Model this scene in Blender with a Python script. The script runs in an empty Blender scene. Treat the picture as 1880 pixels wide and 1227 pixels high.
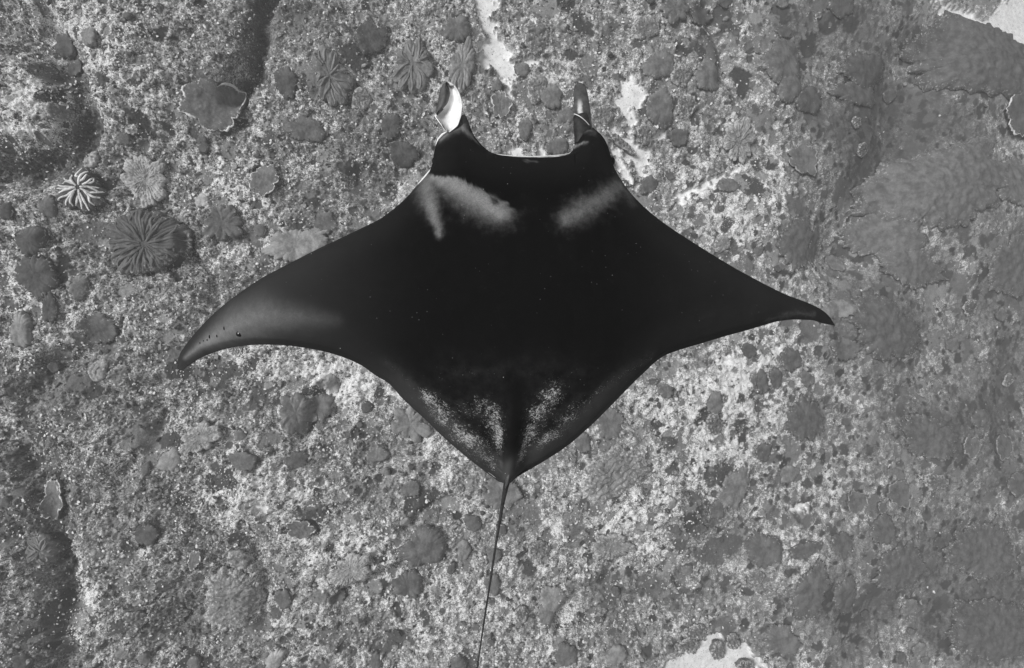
import bpy, bmesh, math, random
import numpy as np
from mathutils import Vector

rng = np.random.default_rng(11)
random.seed(11)
scene = bpy.context.scene
COL = scene.collection

# ------------------------------------------------------------------ camera, light, exposure
ZC = 17.0                                   # camera height
HFOV = math.radians(75.0)
K = 2 * math.tan(HFOV / 2)                  # width of view per metre of distance
cam_d = bpy.data.cameras.new('camera'); cam = bpy.data.objects.new('camera', cam_d); COL.objects.link(cam)
cam.location = (0, 0, ZC); cam.rotation_euler = (0, 0, 0)
cam_d.sensor_width = 36; cam_d.lens = 36 / K; cam_d.clip_start = 0.05; cam_d.clip_end = 400
scene.camera = cam

SUN_EL, SUN_AZ = math.radians(60), math.radians(160)     # azimuth: direction the light comes FROM, in the xy plane
w = bpy.data.worlds.new('World'); scene.world = w; w.use_nodes = True
nt = w.node_tree; nt.nodes.clear()
sky = nt.nodes.new('ShaderNodeTexSky'); sky.sky_type = 'NISHITA'; sky.sun_disc = False
sky.sun_elevation = SUN_EL; sky.sun_rotation = math.radians(90) - SUN_AZ
bw = nt.nodes.new('ShaderNodeRGBToBW'); bg = nt.nodes.new('ShaderNodeBackground'); bg.inputs[1].default_value = 0.10
wo = nt.nodes.new('ShaderNodeOutputWorld')
nt.links.new(sky.outputs[0], bw.inputs[0]); nt.links.new(bw.outputs[0], bg.inputs[0]); nt.links.new(bg.outputs[0], wo.inputs[0])
sl = bpy.data.lights.new('sun', 'SUN'); sl.energy = 3.6; sl.angle = math.radians(16); sl.color = (1, 1, 1)
so = bpy.data.objects.new('sun', sl); COL.objects.link(so)
sd = Vector((math.cos(SUN_EL) * math.cos(SUN_AZ), math.cos(SUN_EL) * math.sin(SUN_AZ), math.sin(SUN_EL)))
so.rotation_euler = sd.to_track_quat('Z', 'Y').to_euler()
so.location = (-4, 2, 18)
vs = scene.view_settings
vs.view_transform = 'Standard'; vs.look = 'None'; vs.gamma = 1; vs.use_curve_mapping = False; vs.exposure = 0.02
scene.cycles.volume_bounces = 1; scene.cycles.max_bounces = 5; scene.cycles.diffuse_bounces = 2

# ------------------------------------------------------------------ helpers
D0, SL = 10.8, 0.387                        # reef distance below the camera at x=0, and its slope


def base_d(px):
    a = (np.asarray(px, float) - 940) / 1880
    return D0 / (1 - SL * a * K)


def at(px, py, D):
    px = np.asarray(px, float); py = np.asarray(py, float)
    return (px - 940) / 1880 * K * D, -(py - 613.5) / 1880 * K * D, ZC - D + 0 * px


def link(o, parent=None):
    COL.objects.link(o)
    if parent is not None: o.parent = parent
    return o


def make_obj(name, verts, faces, mats, parent=None, smooth=True, mat_idx=None, attrs=None, color=None):
    me = bpy.data.meshes.new(name)
    verts = np.asarray(verts, np.float32); faces = np.asarray(faces, np.int32)
    n, m = faces.shape
    me.vertices.add(len(verts)); me.vertices.foreach_set('co', verts.ravel())
    me.loops.add(n * m); me.loops.foreach_set('vertex_index', faces.ravel())
    me.polygons.add(n); me.polygons.foreach_set('loop_start', np.arange(0, n * m, m, dtype=np.int32))
    me.polygons.foreach_set('loop_total', np.full(n, m, np.int32))
    for mm in (mats if isinstance(mats, (list, tuple)) else [mats]): me.materials.append(mm)
    if mat_idx is not None: me.polygons.foreach_set('material_index', np.asarray(mat_idx, np.int32))
    me.polygons.foreach_set('use_smooth', np.full(n, smooth))
    me.update(calc_edges=True); me.validate()
    if attrs:
        for k, v in attrs.items():
            at_ = me.attributes.new(k, 'FLOAT', 'POINT'); at_.data.foreach_set('value', np.asarray(v, np.float32).ravel())
    o = bpy.data.objects.new(name, me); link(o, parent)
    if color is not None: o.color = (color, color, color, 1)
    return o


def tag(o, label=None, cat=None, group=None, kind=None):
    if label: o['label'] = label
    if cat: o['category'] = cat
    if group: o['group'] = group
    if kind: o['kind'] = kind
    return o


def grid_faces(nr, nc, wrap=False):
    i, j = np.meshgrid(np.arange(nr - 1), np.arange(nc if wrap else nc - 1), indexing='ij')
    j2 = (j + 1) % nc
    a = i * nc + j; b = i * nc + j2; c = (i + 1) * nc + j2; d = (i + 1) * nc + j
    return np.stack([a, b, c, d], -1).reshape(-1, 4)


PERM = rng.random((256, 256)); GA = PERM * 2 * np.pi; JX = rng.random((256, 256)); JY = rng.random((256, 256)); JV = rng.random((256, 256))


def gnoise(x, y):
    xi = np.floor(x).astype(int); yi = np.floor(y).astype(int); fx = x - xi; fy = y - yi
    u = fx * fx * fx * (fx * (fx * 6 - 15) + 10); v = fy * fy * fy * (fy * (fy * 6 - 15) + 10)

    def g(ix, iy, dx, dy):
        a = GA[ix & 255, iy & 255]
        return np.cos(a) * dx + np.sin(a) * dy
    a = g(xi, yi, fx, fy); b = g(xi + 1, yi, fx - 1, fy); c = g(xi, yi + 1, fx, fy - 1); d = g(xi + 1, yi + 1, fx - 1, fy - 1)
    return (a * (1 - u) + b * u) * (1 - v) + (c * (1 - u) + d * u) * v     # about -.7 .. .7


def fbm(x, y, oct=4, gain=.5):
    s = 0; a = 1; f = 1
    for k in range(oct):
        s = s + a * gnoise(x * f + 17.3 * k, y * f - 9.1 * k); a *= gain; f *= 2.03
    return s


def worley(x, y):
    """distance to nearest feature point and that cell's random value"""
    xi = np.floor(x).astype(int); yi = np.floor(y).astype(int)
    best = np.full(np.shape(x), 9.0); val = np.zeros(np.shape(x))
    for dx in (-1, 0, 1):
        for dy in (-1, 0, 1):
            cx = xi + dx; cy = yi + dy
            jx = JX[cx & 255, cy & 255]; jy = JY[cx & 255, cy & 255]; v = JV[cx & 255, cy & 255]
            d = np.hypot(cx + jx - x, cy + jy - y)
            m = d < best
            best = np.where(m, d, best); val = np.where(m, v, val)
    return best, val


def poly_dist(px, py, pts):
    """distance of points to a polyline, with the parameter 0..1 along it"""
    best = np.full(np.shape(px), 1e9); par = np.zeros(np.shape(px))
    n = len(pts) - 1
    for k in range(n):
        ax, ay = pts[k][:2]; bx, by = pts[k + 1][:2]
        dx, dy = bx - ax, by - ay; L = dx * dx + dy * dy + 1e-9
        t = np.clip(((px - ax) * dx + (py - ay) * dy) / L, 0, 1)
        d = np.hypot(px - ax - t * dx, py - ay - t * dy)
        m = d < best
        best = np.where(m, d, best); par = np.where(m, (k + t) / n, par)
    return best, par


def in_poly(px, py, pts):
    inside = np.zeros(np.shape(px), bool); n = len(pts)
    for k in range(n):
        x1, y1 = pts[k]; x2, y2 = pts[(k + 1) % n]
        c = ((y1 > py) != (y2 > py)) & (px < (x2 - x1) * (py - y1) / (y2 - y1 + 1e-12) + x1)
        inside ^= c
    return inside


def sstep(a, b, x):
    t = np.clip((x - a) / (b - a), 0, 1); return t * t * (3 - 2 * t)


# ------------------------------------------------------------------ materials
class NT:
    def __init__(s, name):
        s.m = bpy.data.materials.new(name); s.m.use_nodes = True; s.t = s.m.node_tree; s.t.nodes.clear()
        s.out = s.n('ShaderNodeOutputMaterial'); s.co = s.n('ShaderNodeTexCoord')

    def n(s, t, **kw):
        x = s.t.nodes.new(t)
        for k, v in kw.items(): setattr(x, k, v)
        return x

    def l(s, a, b): s.t.links.new(a, b)

    def put(s, sock, v):
        if hasattr(v, 'is_linked') or hasattr(v, 'links'): s.l(v, sock)
        else: sock.default_value = v

    def noise(s, scale, detail=3, rough=.55, dist=0.0, vec=None):
        x = s.n('ShaderNodeTexNoise'); s.l(vec or s.co.outputs['Object'], x.inputs['Vector'])
        x.inputs['Scale'].default_value = scale; x.inputs['Detail'].default_value = detail
        x.inputs['Roughness'].default_value = rough; x.inputs['Distortion'].default_value = dist
        return x.outputs['Fac']

    def vor(s, scale, out='Distance', rand=1.0, feature='F1'):
        x = s.n('ShaderNodeTexVoronoi', feature=feature); s.l(s.co.outputs['Object'], x.inputs['Vector'])
        x.inputs['Scale'].default_value = scale; x.inputs['Randomness'].default_value = rand
        return x.outputs[out]

    def math(s, op, a, b=0.0, c=0.0, clamp=False):
        x = s.n('ShaderNodeMath', operation=op, use_clamp=clamp)
        s.put(x.inputs[0], a); s.put(x.inputs[1], b)
        if len(x.inputs) > 2: s.put(x.inputs[2], c)
        return x.outputs[0]

    def rng(s, v, a, b, c=0.0, d=1.0):
        x = s.n('ShaderNodeMapRange', interpolation_type='SMOOTHSTEP'); s.put(x.inputs[0], v)
        for i, q in zip((1, 2, 3, 4), (a, b, c, d)): s.put(x.inputs[i], q)
        return x.outputs[0]

    def mix(s, f, a, b):
        x = s.n('ShaderNodeMix', data_type='FLOAT'); s.put(x.inputs[0], f); s.put(x.inputs[2], a); s.put(x.inputs[3], b)
        return x.outputs[0]

    def attr(s, name): return s.n('ShaderNodeAttribute', attribute_name=name).outputs['Fac']

    def grey(s, v):
        x = s.n('ShaderNodeCombineColor')
        for i in range(3): s.l(v, x.inputs[i])
        return x.outputs[0]

    def done(s, val, rough=.85, spec=.2, bump=None, bstr=.5, bdist=.01):
        p = s.n('ShaderNodeBsdfPrincipled')
        s.l(s.grey(val), p.inputs['Base Color']); s.put(p.inputs['Roughness'], rough); s.put(p.inputs['Specular IOR Level'], spec)
        if bump is not None:
            b = s.n('ShaderNodeBump'); b.inputs['Strength'].default_value = bstr; b.inputs['Distance'].default_value = bdist
            s.l(bump, b.inputs['Height']); s.l(b.outputs[0], p.inputs['Normal'])
        s.l(p.outputs[0], s.out.inputs['Surface'])
        return s.m


def reef_material():
    m = NT('reef_rock')
    sand, turf_shade = m.attr('sand'), m.attr('turf_shade')
    pale = m.attr('pale')
    big = m.noise(1.1, 4, .6)
    med = m.noise(7, 4, .65, .6)
    fin = m.noise(38, 4, .8, .4)
    spk = m.noise(66, 3, .8)
    base = m.rng(med, .3, .7, .17, .42)
    base = m.mix(m.rng(fin, .35, .65), m.math('MULTIPLY', base, m.mix(m.attr('crisp'), .5, .2)), m.math('MULTIPLY', base, m.mix(m.attr('crisp'), 1.25, 1.5)))  # tone contrast fades away from the left, haze painted into the colour
    # encrusting growths: patches with their own tone
    vc = m.n('ShaderNodeTexVoronoi'); vc.inputs['Scale'].default_value = 9
    wob = m.n('ShaderNodeTexNoise'); m.l(m.co.outputs['Object'], wob.inputs['Vector']); wob.inputs['Scale'].default_value = 14; wob.inputs['Detail'].default_value = 3
    va = m.n('ShaderNodeVectorMath', operation='MULTIPLY_ADD'); m.l(wob.outputs['Color'], va.inputs[0]); va.inputs[1].default_value = (.14, .14, .14); m.l(m.co.outputs['Object'], va.inputs[2])
    m.l(va.outputs[0], vc.inputs['Vector'])
    cell = m.n('ShaderNodeSeparateColor'); m.l(vc.outputs['Color'], cell.inputs[0])
    ispatch = m.math('MULTIPLY', m.rng(cell.outputs[0], .66, .68), m.rng(vc.outputs['Distance'], .42, .36))
    ptone = m.rng(cell.outputs[1], 0, 1, .06, .32)
    base = m.mix(m.math('MULTIPLY', ispatch, .85), base, ptone)
    growth, gtone = m.attr('growth'), m.attr('growth_tone')
    base = m.mix(growth, base, m.math('MULTIPLY', gtone, m.rng(m.noise(45, 4, .7), .3, .7, .75, 1.25)))
    # white crusts and bare coral rock
    thr = m.math('SUBTRACT', m.math('ADD', .532, m.math('MULTIPLY', turf_shade, .12)), m.math('MULTIPLY', m.math('SUBTRACT', med, .5), .45))
    thr = m.math('SUBTRACT', thr, m.math('MULTIPLY', pale, .13))
    thr = m.math('SUBTRACT', thr, m.math('MULTIPLY', m.math('SUBTRACT', big, .5), .15))
    thr = m.math('ADD', thr, m.math('ADD', m.math('MULTIPLY', ispatch, .1), m.math('MULTIPLY', growth, .13)))
    w1 = m.rng(m.math('SUBTRACT', m.math('ADD', m.math('MULTIPLY', fin, .5), m.math('MULTIPLY', spk, .5)), thr), -.01, .038)
    base = m.mix(m.math('MULTIPLY', turf_shade, .7), base, .04)
    v = m.mix(w1, base, m.rng(m.noise(90, 2), .3, .7, .50, .92))
    sn = m.math('MULTIPLY', m.rng(m.noise(9, 5, .75), .3, .7, .62, .86), m.rng(m.noise(30, 4, .75), .34, .44, .45, 1))
    v = m.mix(sand, v, sn)
    h = m.math('ADD', m.math('MULTIPLY', fin, .6), m.math('MULTIPLY', spk, .5))
    h = m.math('MULTIPLY', h, m.math('SUBTRACT', 1.0, m.math('MULTIPLY', sand, .85)))
    return m.done(v, .9, .1, h, .7, .02)


def coral_material(name, polyp, speck, rough=.8):
    """living coral skin: tone from the object colour, mottled, with polyp grain"""
    m = NT(name)
    oi = m.n('ShaderNodeObjectInfo'); sp = m.n('ShaderNodeSeparateColor'); m.l(oi.outputs['Color'], sp.inputs[0]); tone = sp.outputs[0]
    a = m.rng(m.noise(6, 5, .7), .3, .7, .62, 1.42)
    g = m.rng(m.noise(polyp, 3, .7), .3, .7, .78, 1.24)
    v = m.math('MULTIPLY', tone, m.math('MULTIPLY', a, g))
    edge = m.attr('edge')
    dead = m.math('MULTIPLY', m.rng(m.math('ADD', m.noise(24, 4, .7), m.math('MULTIPLY', edge, .16)), speck, speck + .05), m.rng(m.noise(60, 2), .4, .6, .5, 1))
    v = m.mix(dead, v, .5)
    return m.done(v, rough, .2, m.noise(polyp, 3, .7), .5, .012)


def plain_material(name, lo, hi, scale, bump=.4, rough=.85, bd=.01):
    m = NT(name)
    n = m.noise(scale, 4, .7)
    return m.done(m.rng(n, .3, .7, lo, hi), rough, .15, n, bump, bd)


M_REEF = reef_material()
M_SMOOTH = coral_material('smooth_coral_skin', 120, .71)
M_ROUGH = coral_material('crusty_coral_skin', 55, .60)
M_RIM = plain_material('coral_growing_edge', .45, .8, 70)
M_RIM_DIM = plain_material('dim_coral_edge', .20, .5, 50)  # dimmer edge tone for plates right of centre
M_RIDGE = coral_material('coral_ridge_skin', 90, .72)
M_RUB_PALE = plain_material('bleached_rubble', .38, .85, 25)
M_RUB_MID = plain_material('grey_rubble', .10, .36, 25)
M_RUB_DARK = plain_material('weed_covered_rubble', .03, .10, 25)

# ------------------------------------------------------------------ the reef surface
VALLEYS = [  # polyline in photograph pixels, half width, depth in metres
    ([(-80, 20), (20, 42), (70, 62), (112, 100), (140, 165), (152, 230), (130, 285), (60, 312), (-60, 325)], 40, .44),
    ([(520, -60), (492, 0), (478, 60), (468, 120), (440, 176)], 22, .36),
    ([(735, 318), (715, 345), (660, 330)], 22, .25),
    ([(-60, 765), (0, 790), (42, 835), (88, 885), (104, 950), (113, 1020), (118, 1110), (104, 1200), (96, 1300)], 38, .30),
    ([(-50, 960), (20, 955), (48, 1000)], 26, .18), ([(-30, 1240), (60, 1225), (110, 1240)], 30, .15),
    ([(486, 1140), (486, 1060), (470, 1000), (450, 985)], 14, .12),
    
    ([(352, 440), (360, 480), (395, 500), (402, 560)], 9, .12),
    ([(1700, 90), (1668, 170), (1650, 280), (1590, 380), (1545, 460)], 58, .5),
    ([(1535, 540), (1528, 600), (1545, 660), (1548, 740)], 14, .07),
    ([(618, 1105), (662, 1072), (720, 1042), (745, 1030)], 9, .16), ([(738, 972), (790, 935), (835, 918)], 8, .12),
    ([(1140, 1030), (1098, 1075), (1042, 1105), (1022, 1150)], 12, .16),
    ([(1700, 1230), (1600, 1130), (1560, 1180)], 34, .12), ([(1940, 560), (1870, 700), (1880, 780)], 60, .25),
    ([(620, 700), (585, 740), (560, 810)], 12, .12), ([(300, 760), (282, 830), (230, 870)], 16, .14),
    ([(200, 620), (120, 660), (60, 720)], 30, .22), ([(1290, 20), (1330, 90), (1320, 150)], 14, .2),
]
MOUNDS = [(40, 190, 80, 75, .10), (20, 1080, 60, 120, .08), (300, 130, 150, 110, .25), (620, 140, 120, 110, .12), (300, 640, 220, 120, .1),
          (430, 880, 180, 110, .12), (270, 1010, 120, 90, .2), (640, 980, 160, 90, .1), (1000, 90, 60, 60, .12), (1240, 120, 90, 110, .2), (1430, 140, 60, 90, .2),
          (1350, 400, 100, 90, .15), (1790, 150, 120, 90, .3), (1720, 380, 150, 110, .25), (1620, 600, 110, 90, .18), (1700, 800, 140, 90, .25), (1470, 1060, 100, 130, .2),
          (1650, 1020, 120, 90, .2), (1120, 900, 130, 80, .15), (1300, 800, 120, 120, .15)]
SANDS = [[(868, -30), (905, -30), (915, 20), (900, 28), (912, 62), (935, 92), (943, 120), (985, 108), (992, 118), (968, 124), (958, 138), (944, 150), (936, 172), (952, 196), (936, 200), (926, 170), (930, 150), (912, 140), (905, 118), (888, 135), (878, 118), (880, 88), (892, 66), (882, 50), (870, 20)],
         [(1149, 122), (1158, 130), (1158, 150), (1184, 178), (1178, 196), (1158, 202), (1165, 222), (1160, 245), (1168, 268), (1192, 280), (1188, 300), (1180, 330), (1168, 320), (1158, 300), (1150, 292), (1128, 262), (1112, 240), (1120, 235), (1142, 248), (1152, 236), (1140, 212), (1120, 185), (1125, 172), (1140, 165), (1146, 148)],
         [(1118, 262), (1132, 272), (1150, 300), (1160, 325), (1178, 340), (1170, 350), (1148, 332), (1130, 305)],
         [(1198, 236), (1226, 232), (1222, 246), (1206, 262), (1196, 250)], [(1240, 360), (1290, 335), (1350, 312), (1352, 320), (1300, 348), (1240, 378)],
         [(1206, 1262), (1222, 1222), (1244, 1210), (1262, 1202), (1288, 1180), (1312, 1164), (1334, 1172), (1348, 1190), (1372, 1184), (1384, 1200), (1404, 1222), (1394, 1262)],
         [(1716, -30), (1720, 5), (1758, 20), (1782, 28), (1800, 40), (1830, 10), (1860, -20), (1930, -20), (1930, 110), (1870, 90), (1835, 62), (1800, 50), (1732, 50), (1728, 20)],
         [(470, 915), (488, 912), (500, 935), (520, 942), (495, 952), (474, 938)], [(52, 782), (70, 786), (76, 800), (60, 800)],
         [(1412, 632), (1432, 632), (1430, 650), (1412, 645)], [(932, 265), (962, 268), (966, 290), (930, 290)], [(985, 265), (1010, 260), (1018, 276), (990, 290)],
         [(1440, 925), (1478, 920), (1474, 930), (1452, 940)], [(888, 178), (896, 190), (894, 210), (880, 200)]]
PALES = [(40, 170, 60, 70, .7), (60, 30, 70, 40, .4), (520, 60, 160, 90, -.3), (230, 60, 150, 80, .6), (560, 250, 140, 80, .2), (420, 330, 120, 60, .6), (620, 700, 180, 70, .9), (480, 930, 120, 60, .8),
         (620, 1010, 90, 50, .6), (1380, 715, 70, 90, 1.2), (1240, 800, 130, 140, .5), (1150, 970, 120, 60, .6), (1360, 400, 110, 110, .6), (60, 560, 70, 70, .8),
         (150, 1120, 40, 80, .8), (880, 1080, 200, 120, .3), (1080, 130, 200, 120, .1), (1440, 900, 80, 80, .4), (20, 1150, 60, 80, -.3), (100, 700, 120, 60, -.6), (160, 820, 100, 50, .4), (340, 1120, 80, 60, -.2)]
TURF_SHADES = [(70, 70, 50, 16, .7), (130, 130, 34, 40, 1.4), (150, 225, 32, 56, 1.6), (80, 300, 80, 24, 1.3), (20, 305, 60, 20, .7), (475, 60, 18, 90, .8), (108, 1050, 22, 140, 1.2), (90, 900, 26, 40, 1.1), (40, 840, 40, 26, 1.0), (20, 960, 44, 30, .9), (60, 690, 120, 55, .7), (280, 940, 120, 60, .3), (140, 260, 40, 70, .4), (470, 90, 35, 90, .5), (660, 230, 120, 60, .5), (700, 290, 90, 60, .5), (90, 980, 60, 120, .5), (330, 1120, 70, 50, .5), (580, 30, 90, 40, .4),  # dark turf tone, with crevice shade painted along the valleys
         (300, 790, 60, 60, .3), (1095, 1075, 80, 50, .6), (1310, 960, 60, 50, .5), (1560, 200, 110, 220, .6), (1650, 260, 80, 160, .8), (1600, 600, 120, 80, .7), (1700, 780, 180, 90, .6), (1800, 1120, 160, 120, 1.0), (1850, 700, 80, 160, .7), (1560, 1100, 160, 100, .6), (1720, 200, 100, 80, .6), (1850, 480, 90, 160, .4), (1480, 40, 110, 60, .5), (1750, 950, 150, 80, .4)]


def macro(u, v):
    """smooth height above the sloping base, photograph pixels in"""
    uw = u + 14 * gnoise(u / 60 + 3, v / 60); vw = v + 14 * gnoise(u / 60, v / 60 + 9)
    z = .22 * gnoise(u / 260 + 5, v / 260 + 2) + .10 * gnoise(u / 110, v / 110 + 7)
    for pts, wd, dep in VALLEYS:
        d, _ = poly_dist(uw, vw, pts)
        z = z - dep * np.exp(-(d / wd) ** 2.2)
    for x, y, a, b, h in MOUNDS:
        z = z + h * np.exp(-(((uw - x) / a) ** 2 + ((vw - y) / b) ** 2) ** 1.5)
    return z


def blobs(u, v, L):
    s = np.zeros(np.shape(u))
    for x, y, a, b, h in L: s = s + h * np.exp(-(((u - x) / a) ** 2 + ((v - y) / b) ** 2))
    return s


def sand_mask(u, v):
    uw = u + 11 * fbm(u / 13, v / 13 + 4, 4, .6); vw = v + 11 * fbm(u / 13 + 8, v / 13, 4, .6)
    s = np.zeros(np.shape(u))
    for P in SANDS:
        xs = [p[0] for p in P]; ys = [p[1] for p in P]
        m = (uw > min(xs) - 9) & (uw < max(xs) + 9) & (vw > min(ys) - 9) & (vw < max(ys) + 9)
        if not m.any(): continue
        uu, vv = uw[m], vw[m]; d, _ = poly_dist(uu, vv, P + [P[0]])
        sgn = np.where(in_poly(uu, vv, P), d, -d)
        sgn = sgn - 26 * np.clip(fbm(uu / 17 + 31, vv / 17, 3, .6) - .22, 0, 1)
        s[m] = np.maximum(s[m], sstep(-3.5, .5, sgn))
    return s


def axis(lo, hi, n, ext, ne):
    core = np.linspace(lo, hi, n); st = (hi - lo) / (n - 1)
    k = np.arange(1, ne + 1) / ne; tail = st * np.arange(1, ne + 1) + (ext - st * ne) * k ** 3
    return np.concatenate([(lo - tail)[::-1], core, hi + tail])


def build_reef():
    us = axis(-130, 2000, 1130, 750, 40); vs_ = axis(-150, 1377, 790, 850, 40)
    U, V = np.meshgrid(us, vs_)
    D = base_d(np.clip(U, -700, 2500)); X, Y, Z = at(U, V, D)
    Zm = macro(U, V)
    sand = sand_mask(U, V)
    det = np.zeros_like(Zm)
    w1, _ = worley(X * 2.6 + 3 + .35 * fbm(X * 5, Y * 5, 2), Y * 2.6 + .35 * fbm(X * 5 + 9, Y * 5, 2)); det += .10 * (np.clip(.75 - w1, 0, 1))
    w2, r2 = worley(X * 7.5 + .3 * fbm(X * 12, Y * 12, 2), Y * 7.5); det += .060 * np.clip(.72 - w2, 0, 1) * (.3 + 1.4 * r2)
    w3, r3 = worley(X * 19, Y * 19 + 7); det += .036 * np.clip(.7 - w3, 0, 1) * (.2 + 1.6 * r3)
    w4, r4 = worley(X * 38 + 5, Y * 38); det += .026 * np.clip(.7 - w4, 0, 1) * (.2 + 1.6 * r4)
    det += .05 * fbm(X * 3.1, Y * 3.1, 4, .6) + .02 * fbm(X * 22, Y * 22, 2, .6)
    rough = 1.15 - .35 * sstep(1300, 1700, U)
    det = det * rough
    # smooth encrusting growths that cover the rock in patches
    det = det * .8
    growth = np.zeros_like(det); gt = np.full_like(det, .1)
    cov = .30 + .22 * sstep(900, 1500, U) + .10 * fbm(X * .6 + 2, Y * .6, 2)
    for k, (fq, sh) in enumerate(((1.6, 0), (3.2, 11), (6.0, 23))):
        q = fq * np.interp(U, [0, 900, 1600], [1.25, 1, .72])
        wd, wr = worley(X * fq + sh + .34 * fbm(X * 3.3, Y * 3.3 + k, 4, .65), Y * fq + sh + .34 * fbm(X * 3.3 + 7, Y * 3.3 + k, 4, .65))
        g = sstep(0, .05, (.46 - .3 * (wr * 7 % 1)) - wd) * (wr < cov)
        tone = .05 + .26 * ((wr * 37) % 1) ** 1.6
        gt = np.where(g > .02, tone, gt); growth = np.maximum(growth, g)
    growth = growth * (1 - sand)
    det = det * (1 - .72 * growth) + .03 * growth
    h = Zm * 1.0 + det * (1 - sand) - sand * (.05 - .01 * fbm(X * 2, Y * 2, 3))
    turf_shade = np.clip(blobs(U, V, TURF_SHADES) + .7 * fbm(X * .8, Y * .8, 4), 0, 1)
    pale = blobs(U, V, PALES) + .6 * fbm(X * 1.3 + 4, Y * 1.3, 3)
    vt = np.stack([X, Y, Z + h], -1).reshape(-1, 3)
    f = grid_faces(len(vs_), len(us))[:, ::-1]
    o = make_obj('seabed', vt, f, M_REEF, attrs={'crisp': sstep(1000, 350, U), 'growth': growth, 'growth_tone': gt, 'sand': sand, 'turf_shade': turf_shade, 'pale': pale})
    tag(o, kind='structure')
    return us, vs_, h, sand


US, VS, HT, SAND = build_reef()


def bil(field, u, v):
    iu = np.clip(np.searchsorted(US, u) - 1, 0, len(US) - 2); iv = np.clip(np.searchsorted(VS, v) - 1, 0, len(VS) - 2)
    fu = np.clip((u - US[iu]) / (US[iu + 1] - US[iu]), 0, 1); fv = np.clip((v - VS[iv]) / (VS[iv + 1] - VS[iv]), 0, 1)
    return (field[iv, iu] * (1 - fu) + field[iv, iu + 1] * fu) * (1 - fv) + (field[iv + 1, iu] * (1 - fu) + field[iv + 1, iu + 1] * fu) * fv


def ground(u, v, detail=True):
    u = np.asarray(u, float); v = np.asarray(v, float)
    D = base_d(u); x, y, z = at(u, v, D)
    return x, y, z + (bil(HT, u, v) if detail else macro(u, v))


# ------------------------------------------------------------------ loose rubble
ICO_V = None


def ico():
    global ICO_V
    bm = bmesh.new(); bmesh.ops.create_icosphere(bm, subdivisions=1, radius=1)
    v = np.array([q.co[:] for q in bm.verts]); f = np.array([[q.index for q in t.verts] for t in bm.faces]); bm.free()
    return v, f


def rubble(name, n, mat, rlo, rhi, label, seed, pale_bias):
    r = np.random.default_rng(seed)
    iv, jf = ico()
    u = r.uniform(-160, 2020, n * 5); v = r.uniform(-180, 1407, n * 5)
    x, y, _ = at(u, v, base_d(u))
    dens = .5 + .9 * fbm(x * 1.7 + seed, y * 1.7, 4, .7) + pale_bias * blobs(u, v, PALES) - pale_bias * .5 * blobs(u, v, TURF_SHADES)
    dens *= 1 - .97 * sstep(1050, 1500, u); dens *= 1 - .93 * bil(SAND, u, v)
    k = np.where(r.random(n * 5) < dens)[0][:n]; u, v = u[k], v[k]; n = len(k)
    x, y, z = ground(u, v)
    sc = (rlo + (rhi - rlo) * r.random(n) ** 3) * base_d(u) * K / 1880
    ang = r.uniform(0, 6.28, n); ca, sa = np.cos(ang), np.sin(ang)
    st = np.stack([r.uniform(.6, 1.7, n), r.uniform(.6, 1.2, n), r.uniform(.5, 1.1, n)], -1)
    P = iv[None] * (1 + 1.1 * (r.random((n, len(iv), 1)) - .5)) * st[:, None]
    Q = np.empty_like(P)
    Q[..., 0] = P[..., 0] * ca[:, None] - P[..., 1] * sa[:, None]; Q[..., 1] = P[..., 0] * sa[:, None] + P[..., 1] * ca[:, None]; Q[..., 2] = P[..., 2]
    Q = Q * sc[:, None, None] + np.stack([x, y, z + sc * .15], -1)[:, None]
    F = (jf[None] + (np.arange(n) * len(iv))[:, None, None]).reshape(-1, 3)
    o = make_obj(name, Q.reshape(-1, 3), F, mat, smooth=False)
    tag(o, label, 'rubble', kind='stuff')


rubble('bleached_rubble', 23000, M_RUB_PALE, .8, 2.6, 'white bits of bleached coral rubble strewn over the reef rock', 3, .25)
rubble('grey_rubble', 11000, M_RUB_MID, 1.2, 4.2, 'mid grey coral rubble lying all over the reef', 4, 0)
rubble('weedy_rubble', 6000, M_RUB_DARK, 1.2, 4.6, 'dark weed tufts and weedy rubble between the corals', 5, -.2)

# ------------------------------------------------------------------ corals
CORAL_RNG = np.random.default_rng(77)


def outline(n, lobes, amp, jag, r):
    th = np.linspace(0, 2 * np.pi, n, endpoint=False)
    f = 1 + .10 * np.cos(2 * th + r.uniform(0, 6)) * r.uniform(.3, 1) + .07 * np.cos(3 * th + r.uniform(0, 6)) + .05 * np.cos(5 * th + r.uniform(0, 6))
    if lobes:
        ph = r.uniform(0, 6)
        q = np.abs(np.cos(lobes * .5 * th + ph + .5 * np.sin(2 * th + ph)))
        f = f * (1 - amp + amp * q ** .5)
    x, y = np.cos(th) * 3 + r.uniform(0, 90), np.sin(th) * 3
    f = f * (1 + jag * (fbm(x, y, 5, .68)))
    return th, f


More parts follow.
